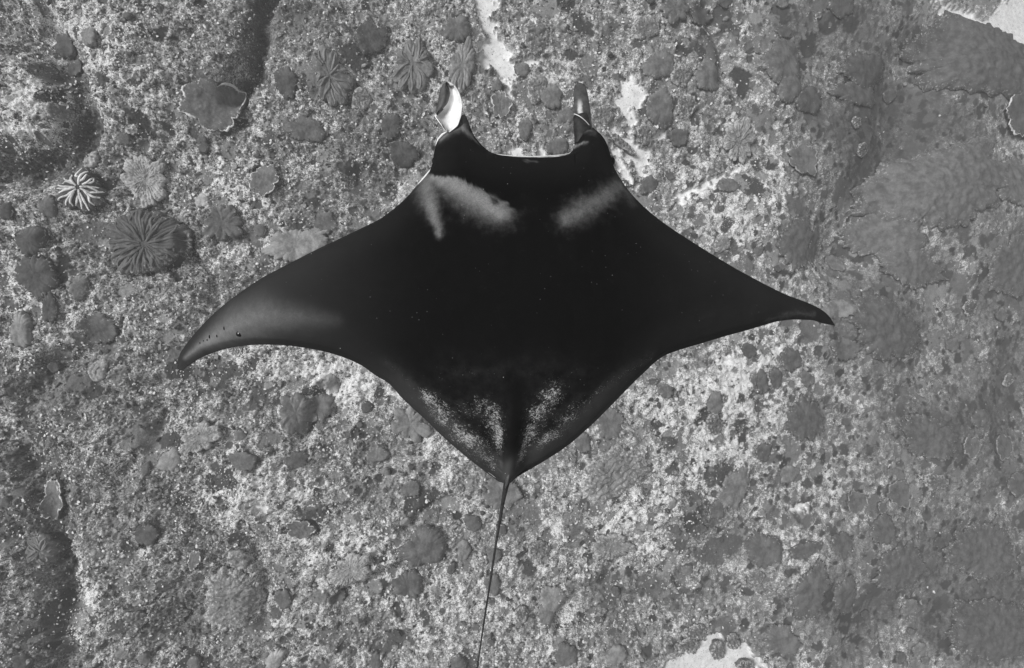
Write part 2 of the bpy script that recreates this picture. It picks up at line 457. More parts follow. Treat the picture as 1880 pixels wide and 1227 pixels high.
def coral(px, py, rx, ry, rot, kind, tone, name, label, parent=None, seed=None, group=None, detail=1.0):
    r = np.random.default_rng(seed if seed is not None else int(px * 7 + py * 13))
    big = max(rx, ry)
    ns = int(min(200, max(28, big * 3.2)) * detail); nr = int(min(44, max(8, big * .62)) * detail)
    lobes, amp, jag = {'dome': (0, 0, .19), 'flat': (0, 0, .27), 'plate': (7, .22, .16), 'ridged': (13, .10, .06), 'lobed': (7, .38, .10),
                       'brain': (0, 0, .07), 'knobby': (9, .12, .14), 'flower': (9, .26, .07), 'mound': (0, 0, .24), 'leafy': (8, .30, .16), 'wavy': (5, .20, .18)}[kind]
    th, f = outline(ns, lobes, amp, jag, r)
    s = np.linspace(0, 1, nr) ** .85
    S, T = np.meshgrid(s, th, indexing='ij'); Fo = np.broadcast_to(f, S.shape)
    lu = S * Fo * rx * np.cos(T); lv = S * Fo * ry * np.sin(T)
    c, sn = math.cos(math.radians(rot)), math.sin(math.radians(rot))
    u = px + lu * c - lv * sn; v = py + lu * sn + lv * c
    mpp = float(base_d(px)) * K / 1880             # metres per photograph pixel here
    R = math.sqrt(rx * ry) * mpp
    x, y, z = ground(u, v, False)
    z = z + .065
    prof = {'dome': .34, 'flat': .12, 'plate': .10, 'ridged': .20, 'lobed': .16, 'brain': .30, 'knobby': .26, 'flower': .16, 'mound': .15, 'leafy': .18, 'wavy': .12}[kind]
    if px > 1200 and kind == 'dome': prof = .2
    edge_h = {'plate': .07, 'flat': .035, 'ridged': .07, 'lobed': .06, 'leafy': .06, 'flower': .05}.get(kind, .02)
    h = prof * R * np.sqrt(np.clip(1 - S ** 2.6, 0, 1)) + edge_h
    ridge = np.zeros_like(h)
    if kind in ('ridged', 'flower', 'lobed', 'leafy'):
        nb = {'ridged': 26, 'flower': 9, 'lobed': 7, 'leafy': 30}[kind]
        warp = .35 * fbm(lu / (.5 * rx) + 5, lv / (.5 * ry), 2)
        q = np.abs(np.cos(nb * .5 * T + 4 * warp)); fine = np.abs(np.cos(nb * T + 5 * warp + 1))
        ridge = (q ** .7 * .6 + fine * sstep(.45, .8, S) * .5) * sstep(.1, .4, S)
        h = h + ridge * R * {'ridged': .10, 'flower': .09, 'lobed': .10, 'leafy': .09}[kind]
        if kind == 'leafy': h += .12 * R * np.abs(fbm(lu / 9, lv / 5, 3))
    if kind == 'wavy':
        q = (lv + .25 * lu) / 3.6 + 2.6 * fbm(lu / 18 + px, lv / 18, 3)
        h = h + mpp * 4.2 * np.abs(np.sin(q)) * (1 - S ** 6) + .08 * R * fbm(lu / 20, lv / 20 + 5, 2)
    if kind == 'plate':
        h = h + .09 * R * (S ** 3) + .12 * R * fbm(lu / (rx * .6), lv / (ry * .6), 3) * (1 - S)
    if kind == 'brain':
        h = h + .012 * np.cos(14 * fbm(x * 7, y * 7, 2)) * (1 - S ** 4)
    if kind == 'knobby':
        w_, rv = worley(x * 22, y * 22); h = h + .06 * np.clip(.75 - w_, 0, 1) * (.5 + rv)
    if kind in ('dome', 'mound', 'flat'):
        w_, rv = worley(x * 5 + 3, y * 5); h = h + .035 * np.clip(.8 - w_, 0, 1) + .05 * R * fbm(x * 4, y * 4, 3)
    h += .006 * fbm(x * 30, y * 30, 2)
    top = np.stack([x, y, z + h], -1)
    # rolled edge and underside
    last = top[-1]; ctr = top[0].mean(0)
    und = []
    for k, (sc_, dz) in enumerate([(1.015, -.012), (1.0, -.035), (.93, -.06 - edge_h * .5), (.88, -.30)]):
        p = last.copy(); p[:, :2] = ctr[:2] + (last[:, :2] - ctr[:2]) * sc_; p[:, 2] += dz; und.append(p)
    allv = np.concatenate([top.reshape(-1, 3)] + und)
    faces = grid_faces(nr + 4, ns, True)
    e = np.concatenate([(S ** 3).ravel(), np.ones(ns), np.zeros(3 * ns)])
    org = ctr.copy(); org[2] = float(z[0].mean())
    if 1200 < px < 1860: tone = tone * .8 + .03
    tone = tone * .82 + .022
    mat = M_ROUGH if kind in ('knobby', 'brain', 'leafy', 'wavy') else M_SMOOTH
    rim_parts = kind == 'plate' or (kind in ('flat',) and name == 'rimmed_coral')
    ridge_parts = name in ('ridged_coral', 'flower_coral') and big >= 24
    if rim_parts or ridge_parts:
        root = bpy.data.objects.new(name, None); root.location = org; link(root); root.empty_display_size = .2
        body = make_obj('colony', allv - org, faces, mat, parent=root, attrs={'edge': e}, color=tone)
        if rim_parts:
            n_, wd = ns, (.010 if big < 45 else .014)
            jit = 1.7 * np.clip(.30 + 1.5 * fbm(np.cos(th) * 2.2 + px, np.sin(th) * 2.2, 3), 0.02, .9) * (1.2 if px > 1860 else 1)
            rings = []
            for k in range(6):
                a = 2 * np.pi * k / 6
                p = last.copy(); d = last[:, :2] - ctr[:2]; d = d / np.linalg.norm(d, axis=1, keepdims=True)
                p[:, :2] += d * (math.cos(a) * wd * jit)[:, None]; p[:, 2] += math.sin(a) * wd * jit * .8 + .002
                rings.append(p)
            rv_ = np.stack(rings, 1).reshape(-1, 3) - org
            i, j = np.meshgrid(np.arange(n_), np.arange(6), indexing='ij')
            A = i * 6 + j; B = ((i + 1) % n_) * 6 + j; C = ((i + 1) % n_) * 6 + (j + 1) % 6; Dq = i * 6 + (j + 1) % 6
            rf = np.stack([A, B, C, Dq], -1).reshape(-1, 4)
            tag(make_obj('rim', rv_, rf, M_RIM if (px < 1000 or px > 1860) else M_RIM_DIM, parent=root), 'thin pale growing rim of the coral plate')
        if ridge_parts:
            nrd = {'ridged': 30, 'flower': 14}[kind if kind in ('ridged', 'flower') else 'flower']
            hub = (r.uniform(-.12, .12) * rx, r.uniform(-.18, .18) * ry)
            rt = tone * (1.12 if tone > .1 else 1.25)
            if label and 'white ridges' in label: rt = .62; nrd = 22
            for q in range(nrd):
                ncl = max(5, nrd // 3); a0 = 2 * np.pi * (q + r.uniform(-.25, .25)) / nrd; ac = 2 * np.pi * (math.floor(a0 / (2 * np.pi) * ncl) + .5) / ncl
                s0 = r.choice([.10, .26, .45], p=[.4, .35, .25]); s1 = r.uniform(.86, .97)
                m_ = 14; tt = np.linspace(0, 1, m_); ss = s0 + (s1 - s0) * tt
                aa = ac + (a0 - ac) * np.clip((ss - .05) / .75, 0, 1) ** .8 + .20 * np.sin(tt * 4 + r.uniform(0, 6)) * r.uniform(.3, 1) * tt + r.uniform(-.12, .12) * tt
                fi = np.interp(np.mod(aa, 2 * np.pi), np.append(th, 2 * np.pi), np.append(f, f[0]))
                au = ss * fi * rx * np.cos(aa) + (1 - tt) * hub[0]; av = ss * fi * ry * np.sin(aa) + (1 - tt) * hub[1]
                gu = px + au * c - av * sn; gv = py + au * sn + av * c
                # height from the colony surface by nearest vertex
                ir = np.clip(np.searchsorted(s, ss), 0, nr - 1); ia = (np.round(np.mod(aa, 2 * np.pi) / (2 * np.pi) * ns).astype(int)) % ns
                hx, hy, hz = ground(gu, gv, False); hz = hz + .065 + h[ir, ia]
                ctrl = np.stack([hx, hy, hz], -1)
                w_ = mpp * (1.25 + .9 * np.sin(np.pi * np.clip(tt * 1.0 + .1, 0, 1))) * (big / 40) ** .4
                tg = np.gradient(ctrl, axis=0); nrm = np.stack([-tg[:, 1], tg[:, 0], 0 * tg[:, 0]], -1); nrm /= np.linalg.norm(nrm, axis=1, keepdims=True) + 1e-9
                ring = []
                for kk in range(7):
                    b = 2 * np.pi * kk / 7
                    ring.append(ctrl + nrm * (math.cos(b) * w_)[:, None] + np.array([0, 0, 1.0]) * (math.sin(b) * w_ * 1.0 + w_ * .2)[:, None])
                rg = np.stack(ring, 1).reshape(-1, 3) - org
                i, j = np.meshgrid(np.arange(m_ - 1), np.arange(7), indexing='ij')
                A = i * 7 + j; B = (i + 1) * 7 + j; C = (i + 1) * 7 + (j + 1) % 7; Dq = i * 7 + (j + 1) % 7
                rf = np.stack([A, B, C, Dq], -1).reshape(-1, 4)
                caps = [[0, 1, 2, 3], [3, 4, 5, 6], [0, 3, 6, 6]]
                make_obj('ridge', rg, rf, M_RIDGE, parent=root, color=rt)
        o = root
    else:
        o = make_obj(name, allv - org, faces, mat, attrs={'edge': e}, color=tone); o.location = org
    tag(o, label, 'coral', group)
    return o


# px, py, rx, ry, rot, shape, tone, name, label
CORALS = [
    (280, 448, 76, 60, 0, 'ridged', .10, 'ridged_coral', 'largest ridged coral, dark grey disc with radial folds, left of the left wing'),
    (165, 358, 44, 37, 0, 'flower', .07, 'ridged_coral', 'dark coral with bright white ridges spreading from its centre like spokes'),
    (276, 335, 38, 50, -12, 'leafy', .36, 'leafy_coral', 'pale knobbly leafy coral right above the largest ridged coral'),
    (760, 128, 37, 50, 8, 'flower', .17, 'flower_coral', 'grey flower shaped coral with long folds, beside the white head fin'),
    (615, 152, 34, 50, -15, 'flower', .17, 'flower_coral', 'blurry grey flower coral left of the folded one near the head fin'),
    (850, 128, 22, 50, 10, 'flower', .24, 'fan_coral', 'pale narrow fan coral behind the white head fin'),
    (840, 60, 26, 24, 0, 'dome', .13, 'boulder_coral', 'grey rounded coral at the edge of the top sand channel'),
    (404, 203, 54, 42, 12, 'plate', .16, 'plate_coral', 'grey plate coral with wavy white rim below the dark upper crevice'),
    (422, 415, 38, 34, 20, 'lobed', .11, 'lobed_coral', 'smooth dark lobed coral with a swirl in its middle above left wing'),
    (496, 338, 26, 28, 0, 'plate', .15, 'plate_coral', 'small grey plate coral with pale left rim, halfway up to the flower corals'),
    (172, 296, 18, 19, 0, 'knobby', .42, 'knobby_coral', 'small bright knobbly coral above the coral with white ridges'),
    (105, 383, 17, 19, 0, 'dome', .14, 'boulder_coral', 'small round grey bulb left of the coral with white ridges'),
    (73, 445, 28, 25, 0, 'dome', .08, 'boulder_coral', 'dark smooth coral left of the largest ridged coral, the upper of two'),
    (82, 508, 36, 36, 25, 'flat', .08, 'encrusting_coral', 'dark flat angular coral left of the largest ridged coral, lower of two'),
    (104, 566, 13, 26, 0, 'flat', .08, 'encrusting_coral', 'narrow dark coral hanging below the dark angular one'),
    (153, 527, 14, 24, 10, 'dome', .20, 'boulder_coral', 'small upright grey coral below left of the largest ridged coral'),
    (48, 607, 23, 30, 0, 'dome', .24, 'boulder_coral', 'pale smooth coral near the left edge at mid height'),
    (187, 604, 36, 28, -15, 'flat', .11, 'encrusting_coral', 'dark grey encrusting coral left of the left wing tip'),
    (188, 679, 18, 20, 0, 'brain', .30, 'brain_coral', 'small round pale coral with dotted surface, left of the left wing tip'),
    (228, 688, 24, 17, -20, 'wavy', .16, 'leafy_coral', 'small grey ridged coral just right of the dotted round one'),
    (325, 841, 19, 19, 30, 'dome', .36, 'boulder_coral', 'pale smooth lump below the left wing tip'),
    (550, 757, 34, 38, 0, 'lobed', .17, 'lobed_coral', 'grey coral with deeply notched lobes under the left wing'),
    (590, 748, 20, 27, 0, 'dome', .13, 'boulder_coral', 'dark smooth coral tucked behind the notched one under the left wing'),
    (607, 707, 11, 20, 0, 'dome', .32, 'boulder_coral', 'pale crescent coral above the notched one under the left wing'),
    (755, 778, 36, 32, 25, 'lobed', .20, 'lobed_coral', 'lobed grey coral half hidden by the rear edge of the left wing'),
    (694, 834, 21, 14, 0, 'dome', .20, 'boulder_coral', 'smooth grey half dome below the lobed coral at the wing edge'),
    (462, 839, 24, 17, 0, 'flat', .14, 'encrusting_coral', 'dark flat coral low left, right of the pale smooth lump'),
    (553, 840, 19, 14, 0, 'flat', .12, 'encrusting_coral', 'dark small coral patch directly below the notched coral'),
    (683, 74, 28, 31, 0, 'flat', .08, 'encrusting_coral', 'dark flat coral between the two flower corals near the top'),
    (532, 160, 19, 28, -25, 'flat', .08, 'encrusting_coral', 'dark slanting coral right of the wavy rimmed plate'),
    (568, 242, 34, 22, 5, 'mound', .12, 'boulder_coral', 'grey boulder coral with a crack, below the blurry flower coral'),
    (742, 285, 27, 22, 0, 'dome', .07, 'boulder_coral', 'very dark round coral left of the ray\'s head'),
    (780, 1000, 45, 33, -22, 'dome', .12, 'boulder_coral', 'big smooth dark oval coral left of the tail'),
    (752, 1067, 26, 26, 0, 'dome', .11, 'boulder_coral', 'round smooth dark coral just below the big oval one'),
    (852, 1007, 12, 19, 0, 'dome', .24, 'boulder_coral', 'paler small coral between the big dark oval and the tail'),
    (830, 1040, 6, 12, 20, 'dome', .09, 'boulder_coral', 'tiny dark slanted coral below the paler one by the tail'),
    (619, 1097, 14, 10, -15, 'dome', .13, 'boulder_coral', 'small dark oval coral at the low end of the diagonal crack'),
    (75, 1009, 26, 29, 0, 'flower', .20, 'flower_coral', 'grey flower coral down in the dark lower left crevice'),
    (102, 915, 22, 36, 10, 'plate', .13, 'plate_coral', 'overlapping grey plate with pale edge in the lower left crevice'),
    (115, 892, 14, 14, 0, 'plate', .17, 'plate_coral', 'small scalloped plate on top of the crevice plate coral'),
    (430, 1095, 50, 62, 8, 'wavy', .22, 'leafy_coral', 'largest leafy coral with fine crinkles, lower left of the tail'),
    (445, 1022, 20, 20, 0, 'wavy', .25, 'leafy_coral', 'crinkled round lobe growing on top of the largest leafy coral'),
    (312, 1120, 36, 28, 0, 'knobby', .08, 'knobby_coral', 'dark knobbly coral left of the largest leafy coral'),
    (255, 1133, 20, 18, 0, 'knobby', .14, 'knobby_coral', 'grey dotted round coral left of the dark knobbly one'),
    (441, 1214, 24, 16, 0, 'wavy', .16, 'brain_coral', 'rounded ridged coral at the bottom edge under the largest leafy coral'),
    (508, 1208, 13, 26, 25, 'dome', .42, 'boulder_coral', 'pale elongated coral at the bottom edge, left of centre'),
    (375, 1015, 10, 18, 15, 'plate', .20, 'plate_coral', 'tiny bright rimmed plate left of the crinkled round lobe'),
    (922, 905, 32, 28, 0, 'flat', .17, 'encrusting_coral', 'smooth grey coral patch right under the root of the tail'),
    (905, 1068, 14, 18, 0, 'dome', .13, 'boulder_coral', 'small dark coral touching the thin tail halfway down'),
    (1015, 1095, 24, 24, -20, 'flat', .30, 'encrusting_coral', 'pale smooth patch right of the lower tail'),
    (1003, 1122, 15, 20, 0, 'flat', .22, 'encrusting_coral', 'grey smooth patch hanging below the pale one right of the tail'),
    (1038, 1199, 22, 20, 0, 'dome', .14, 'boulder_coral', 'dark round coral at the bottom, right of the tail'),
    (843, 1213, 14, 16, 0, 'dome', .12, 'boulder_coral', 'dark dome at the bottom edge just left of the tail'),
    (690, 1214, 9, 18, 0, 'dome', .12, 'boulder_coral', 'narrow dark coral at the bottom edge below the round smooth one'),
    (1117, 775, 26, 26, 0, 'flat', .16, 'encrusting_coral', 'smooth grey angular coral touching the rear right edge of the ray'),
    (1068, 810, 15, 17, 0, 'dome', .15, 'boulder_coral', 'small grey coral peeking out under the ray, right of the tail root'),
    (1120, 865, 66, 44, -20, 'wavy', .20, 'brain_coral', 'wide wavy meandering coral right of the tail root'),
    (1306, 738, 13, 22, 0, 'dome', .18, 'boulder_coral', 'upright grey coral right of the ray\'s rear, above a dark one'),
    (1304, 776, 15, 20, 0, 'knobby', .10, 'knobby_coral', 'dark speckled coral under the upright grey one'),
    (1340, 892, 24, 38, 20, 'flat', .20, 'encrusting_coral', 'tall smooth grey coral in the lower right centre'),
    (1308, 930, 13, 18, 0, 'flat', .12, 'encrusting_coral', 'small dark coral below left of the tall smooth one'),
    (1395, 1004, 30, 33, 0, 'dome', .09, 'boulder_coral', 'solid dark round coral in the lower right centre'),
    (1470, 768, 34, 40, 10, 'flat', .10, 'encrusting_coral', 'big dark angular coral below the right wing tip'),
    (1445, 660, 17, 22, 0, 'dome', .09, 'boulder_coral', 'dark coral beside a bright spot under the right wing'),
    (1416, 692, 12, 18, 0, 'dome', .10, 'boulder_coral', 'dark oval coral under the right wing, lower left of a similar one'),
    (1428, 122, 36, 42, -8, 'dome', .10, 'boulder_coral', 'large smooth dark coral with a notch, right of the upper sand channel'),
    (1437, 168, 22, 30, 0, 'dome', .12, 'boulder_coral', 'lower lobe under the large smooth notched coral'),
    (1478, 191, 28, 24, 0, 'dome', .075, 'boulder_coral', 'dark round coral lower right of the large notched coral'),
    (1590, 128, 40, 36, 0, 'dome', .05, 'boulder_coral', 'darkest round coral in the upper right'),
    (1575, 172, 46, 20, 5, 'mound', .08, 'boulder_coral', 'broad dim coral shelf right below the darkest round coral'),
    (1204, 132, 28, 26, 10, 'dome', .15, 'boulder_coral', 'round grey coral right of the upper sand channel'),
    (1293, 150, 23, 28, 0, 'dome', .17, 'boulder_coral', 'smooth upright oval coral in a ring, between two dark ones up right'),
    (1208, 206, 26, 30, 0, 'dome', .15, 'boulder_coral', 'rounded grey coral bordering the right side of the sand channel'),
    (1255, 203, 18, 20, 0, 'knobby', .14, 'knobby_coral', 'fuzzy round coral right of the one bordering the sand channel'),
    (1243, 150, 20, 20, 0, 'knobby', .15, 'knobby_coral', 'fuzzy patch joining the two round corals by the sand channel'),
    (1232, 32, 26, 26, 0, 'lobed', .13, 'lobed_coral', 'round coral split in four lobes at the top right of centre'),
    (1180, 62, 26, 20, -15, 'brain', .14, 'brain_coral', 'fine grooved coral left of the four lobed one at the top'),
    (1352, 262, 30, 40, 0, 'leafy', .26, 'flower_coral', 'pale petalled coral right of the ray\'s head'),
    (1466, 298, 25, 30, -10, 'plate', .13, 'plate_coral', 'grey coral outlined by a thin pale rim above the right wing'),
    (1458, 448, 35, 46, -10, 'flat', .10, 'encrusting_coral', 'dark smooth upright coral above the right wing tip'),
    (1497, 450, 10, 40, 8, 'flat', .10, 'encrusting_coral', 'narrow dark ledge right of the dark smooth upright coral'),
    (1876, 205, 46, 54, 0, 'plate', .09, 'plate_coral', 'big dark plate with bright white rim cut off by the right edge'),
    (1795, 118, 128, 66, 12, 'mound', .07, 'boulder_coral', 'huge dark mound below the sand patch in the upper right corner'),
    (1712, 345, 118, 78, -20, 'mound', .12, 'table_coral', 'huge pale grey table coral on the right side'),
    (1625, 430, 60, 42, 0, 'flat', .12, 'table_coral', 'grey lobe at the lower left of the huge table coral'),
    (1662, 492, 56, 34, 20, 'flat', .11, 'table_coral', 'tapering grey shelf below the huge table coral'),
    (1530, 568, 28, 18, 0, 'flat', .22, 'encrusting_coral', 'pale smooth patch touching the right wing tip'),
    (1612, 604, 68, 50, 20, 'mound', .075, 'boulder_coral', 'large dark coral right of the right wing tip'),
    (1540, 640, 26, 20, 0, 'flat', .10, 'encrusting_coral', 'dim grey patch below the right wing tip'),
    (1690, 800, 54, 36, 20, 'flat', .09, 'encrusting_coral', 'broad dark coral in the lower right haze'),
    (1766, 816, 17, 19, 0, 'plate', .12, 'plate_coral', 'small ringed coral right of the broad dark one in the haze'),
    (1836, 818, 20, 22, 0, 'plate', .10, 'plate_coral', 'faint ringed coral near the right edge, below mid height'),
    (1541, 1086, 24, 33, 0, 'dome', .085, 'boulder_coral', 'upright dark coral in the lower right, right of a taller one'),
    (1477, 1075, 25, 58, 14, 'flat', .09, 'encrusting_coral', 'tall dark coral column in the lower right'),
    (1640, 1036, 50, 38, -25, 'flat', .09, 'encrusting_coral', 'broad slanting dark coral in the lower right'),
    (1465, 1000, 27, 14, -20, 'dome', .09, 'boulder_coral', 'slanted dark coral right of the solid dark round coral'),
    (1530, 990, 20, 20, 0, 'flat', .10, 'encrusting_coral', 'dim round patch above the upright dark coral'),
    (1641, 902, 25, 24, 0, 'plate', .12, 'plate_coral', 'roundish rimmed coral in the haze, the larger of three'),
    (1562, 916, 19, 19, 0, 'plate', .12, 'plate_coral', 'roundish rimmed coral in the haze, leftmost of three'),
    (1608, 926, 9, 10, 0, 'plate', .12, 'plate_coral', 'tiny rimmed coral between two larger rimmed ones'),
    (1608, 965, 22, 26, 0, 'flat', .09, 'encrusting_coral', 'dim coral hanging below the tiny rimmed one'),
    (1795, 1010, 62, 50, 0, 'mound', .08, 'boulder_coral', 'large dim mound near the right edge, low down'),
    (1815, 1150, 84, 54, 0, 'mound', .06, 'boulder_coral', 'darkest broad mound in the bottom right corner'),
    (1850, 490, 44, 52, 0, 'mound', .09, 'boulder_coral', 'dim mound at the right edge, beside the ridge of small white dots'),
    (1850, 340, 40, 44, 30, 'mound', .12, 'boulder_coral', 'dim grey mound right of the huge table coral'),
    (1665, 1113, 14, 18, 10, 'dome', .17, 'boulder_coral', 'small pale coral between two arms of dark rock, bottom right'),
    (1430, 1170, 30, 28, 0, 'flat', .12, 'encrusting_coral', 'grey smooth coral right of the bottom sand patch'),
    (1265, 1185, 22, 12, 0, 'knobby', .12, 'knobby_coral', 'dark shrubby coral at the left end of the bottom sand'),
    (1318, 1195, 13, 17, 0, 'knobby', .14, 'knobby_coral', 'small shrubby coral standing alone in the bottom sand'),
    (1345, 1177, 12, 16, 0, 'knobby', .14, 'knobby_coral', 'shrubby coral at the upper edge of the bottom sand'),
    (1368, 1222, 16, 10, 0, 'knobby', .12, 'knobby_coral', 'dark shrubby coral at the lower edge of the bottom sand'),
    (1278, 1160, 20, 16, 0, 'knobby', .12, 'knobby_coral', 'dark coral clump above the bottom sand'),
    (984, 74, 26, 32, 10, 'wavy', .15, 'brain_coral', 'fine grooved upright coral right of the top sand channel'),
    (920, 195, 17, 26, 0, 'plate', .17, 'ring_coral', 'long ring shaped coral between the two head fins'),
    (985, 165, 17, 28, 0, 'brain', .17, 'brain_coral', 'upright grainy coral between the head fins, right of the ring shaped one'),
    (1012, 182, 20, 22, 20, 'dome', .17, 'boulder_coral', 'grey coral with bright upper edge left of the dark head fin'),
    (1038, 217, 16, 15, 0, 'dome', .17, 'boulder_coral', 'small round coral touching the dark head fin'),
    (964, 238, 12, 20, 10, 'dome', .14, 'boulder_coral', 'narrow dark coral in front of the mouth'),
    (1022, 272, 19, 16, 0, 'dome', .14, 'boulder_coral', 'grey coral in front of the right corner of the mouth'),
    (958, 132, 13, 12, 0, 'dome', .20, 'boulder_coral', 'small pale coral surrounded by the top sand channel'),
    (912, 160, 10, 11, 0, 'dome', .17, 'boulder_coral', 'small grey coral inside the sand left of the pale one'),
    (1104, 215, 20, 18, 20, 'knobby', .16, 'knobby_coral', 'ragged grey coral between the dark head fin and the sand'),
    (1140, 266, 30, 7, 40, 'knobby', .16, 'knobby_coral', 'slanting ragged coral strip along the sand right of the head'),
    (1180, 250, 15, 17, 0, 'knobby', .14, 'knobby_coral', 'clumpy coral in the fork of the sand channel'),
    (552, 452, 52, 30, -10, 'flat', .30, 'encrusting_coral', 'pale grainy sheet of coral along the front edge of left wing'),
    (603, 412, 22, 18, 20, 'flat', .12, 'encrusting_coral', 'dark coral patch at the front edge of the left wing'),
    (488, 427, 11, 11, 0, 'dome', .16, 'boulder_coral', 'small grey coral at the left end of the pale grainy sheet'),
    (720, 235, 16, 26, 0, 'flat', .08, 'encrusting_coral', 'dark upright patch below the folded flower coral'),
    (665, 185, 18, 20, 0, 'brain', .16, 'brain_coral', 'grey lump touching the lower right of the blurry flower coral'),
    (380, 372, 12, 14, 0, 'dome', .48, 'boulder_coral', 'small bright lump just above the swirled dark coral'),
    (1330, 345, 18, 14, 0, 'dome', .15, 'boulder_coral', 'small grey coral along the thin diagonal sand streak'),
    (1392, 700, 10, 22, 0, 'dome', .11, 'boulder_coral', 'narrow dark coral left of the bright spot under the right wing'),
    (1120, 1000, 40, 26, 0, 'leafy', .24, 'leafy_coral', 'pale wrinkled coral below the wide wavy one'),
    (650, 1040, 46, 26, -30, 'leafy', .30, 'leafy_coral', 'pale slanted leafy ledge along the diagonal crack'),
    (560, 965, 26, 16, 5, 'plate', .14, 'plate_coral', 'curved rimmed plate left of the big dark oval coral'),
    (380, 800, 40, 26, -30, 'leafy', .27, 'leafy_coral', 'pale crinkled coral below the left wing tip, right of the smooth lump'),
]
for it in CORALS: coral(*it)

# small coral heads between them, each told apart by what it stands next to
MARKS = [(280, 448, 'the largest ridged coral'), (165, 358, 'the coral with white ridges'), (404, 203, 'the wavy rimmed plate coral'), (760, 128, 'the folded flower coral'),
         (615, 150, 'the blurry flower coral'), (422, 415, 'the swirled dark coral'), (40, 190, 'the mound at the upper left edge'), (550, 757, 'the notched coral under the wing'), (780, 1000, 'the big dark oval coral'),
         (75, 1009, 'the flower coral in the crevice'), (430, 1095, 'the largest leafy coral'), (325, 841, 'the pale lump below the wing tip'), (890, 1130, 'the thin lower tail'),
         (1120, 865, 'the wide wavy coral'), (1305, 760, 'the upright coral pair'), (1340, 892, 'the tall smooth coral'), (1395, 1004, 'the solid dark round coral'), (1320, 1195, 'the bottom sand patch'),
         (1470, 768, 'the dark angular coral'), (1533, 597, 'the right wing tip'), (1428, 130, 'the large notched coral'), (1590, 130, 'the darkest round coral'), (1150, 190, 'the forked sand channel'),
         (1352, 262, 'the pale petalled coral'), (1458, 448, 'the dark upright coral'), (1700, 360, 'the huge table coral'), (1650, 910, 'the rimmed corals in the haze'), (920, 110, 'the top sand channel'),
         (1795, 1100, 'the bottom right mounds'), (1612, 604, 'the large dark right hand coral'), (325, 676, 'the left wing tip'), (970, 230, 'the open mouth'), (496, 338, 'the small pale rimmed plate')]
MANTA_TOP = [(325, 678), (329, 655), (338, 638), (350, 622), (365, 604), (385, 583), (405, 565), (430, 545), (460, 524), (485, 508), (512, 494), (545, 477), (580, 459), (620, 440), (660, 421), (698, 402), (725, 382), (748, 361), (766, 340), (782, 324),
             (793, 305), (797, 280), (802, 262), (812, 250), (824, 241), (836, 232), (842, 226), (845, 216), (849, 211), (853, 210), (857, 217), (861, 226), (866, 240), (874, 254), (888, 270), (904, 281), (922, 286), (950, 289), (985, 290),
             (1015, 289), (1035, 286), (1047, 281), (1054, 270), (1058, 255), (1063, 240), (1074, 233), (1086, 234), (1099, 243), (1110, 256), (1118, 274), (1123, 292), (1128, 309), (1137, 325), (1150, 345), (1165, 363), (1182, 380), (1212, 405), (1250, 431),
             (1300, 463), (1350, 493), (1400, 520), (1445, 542), (1480, 555), (1505, 567), (1522, 581), (1533, 598)]
MANTA_BOT = [(325, 678), (333, 680), (345, 672), (365, 659), (385, 650), (410, 642), (440, 636), (480, 633), (520, 634), (560, 639), (600, 647), (640, 660), (665, 672), (690, 690), (712, 703), (740, 733), (780, 770), (815, 804), (850, 834), (885, 862),
             (905, 877), (920, 886), (935, 886), (950, 876), (975, 861), (1002, 845), (1040, 820), (1080, 786), (1120, 747), (1160, 706), (1188, 679), (1208, 661), (1225, 651), (1250, 642), (1290, 630), (1330, 618), (1370, 607), (1400, 598), (1430, 590),
             (1460, 587), (1490, 588), (1512, 594), (1533, 598)]
MP = MANTA_TOP + MANTA_BOT[::-1]
used = set(c[8] for c in CORALS); placed = [(c[0], c[1], max(c[2], c[3])) for c in CORALS]
fr = np.random.default_rng(5); count = 0; tries = 0
sm = {0: 'dome', 1: 'flat', 2: 'knobby', 3: 'brain', 4: 'lobed'}
names = {'dome': 'boulder_coral', 'flat': 'encrusting_coral', 'knobby': 'knobby_coral', 'brain': 'brain_coral', 'lobed': 'lobed_coral'}
shapes = {'dome': 'domed coral head', 'flat': 'flat crusty coral', 'knobby': 'knobbly coral', 'brain': 'grooved coral', 'lobed': 'notched coral'}
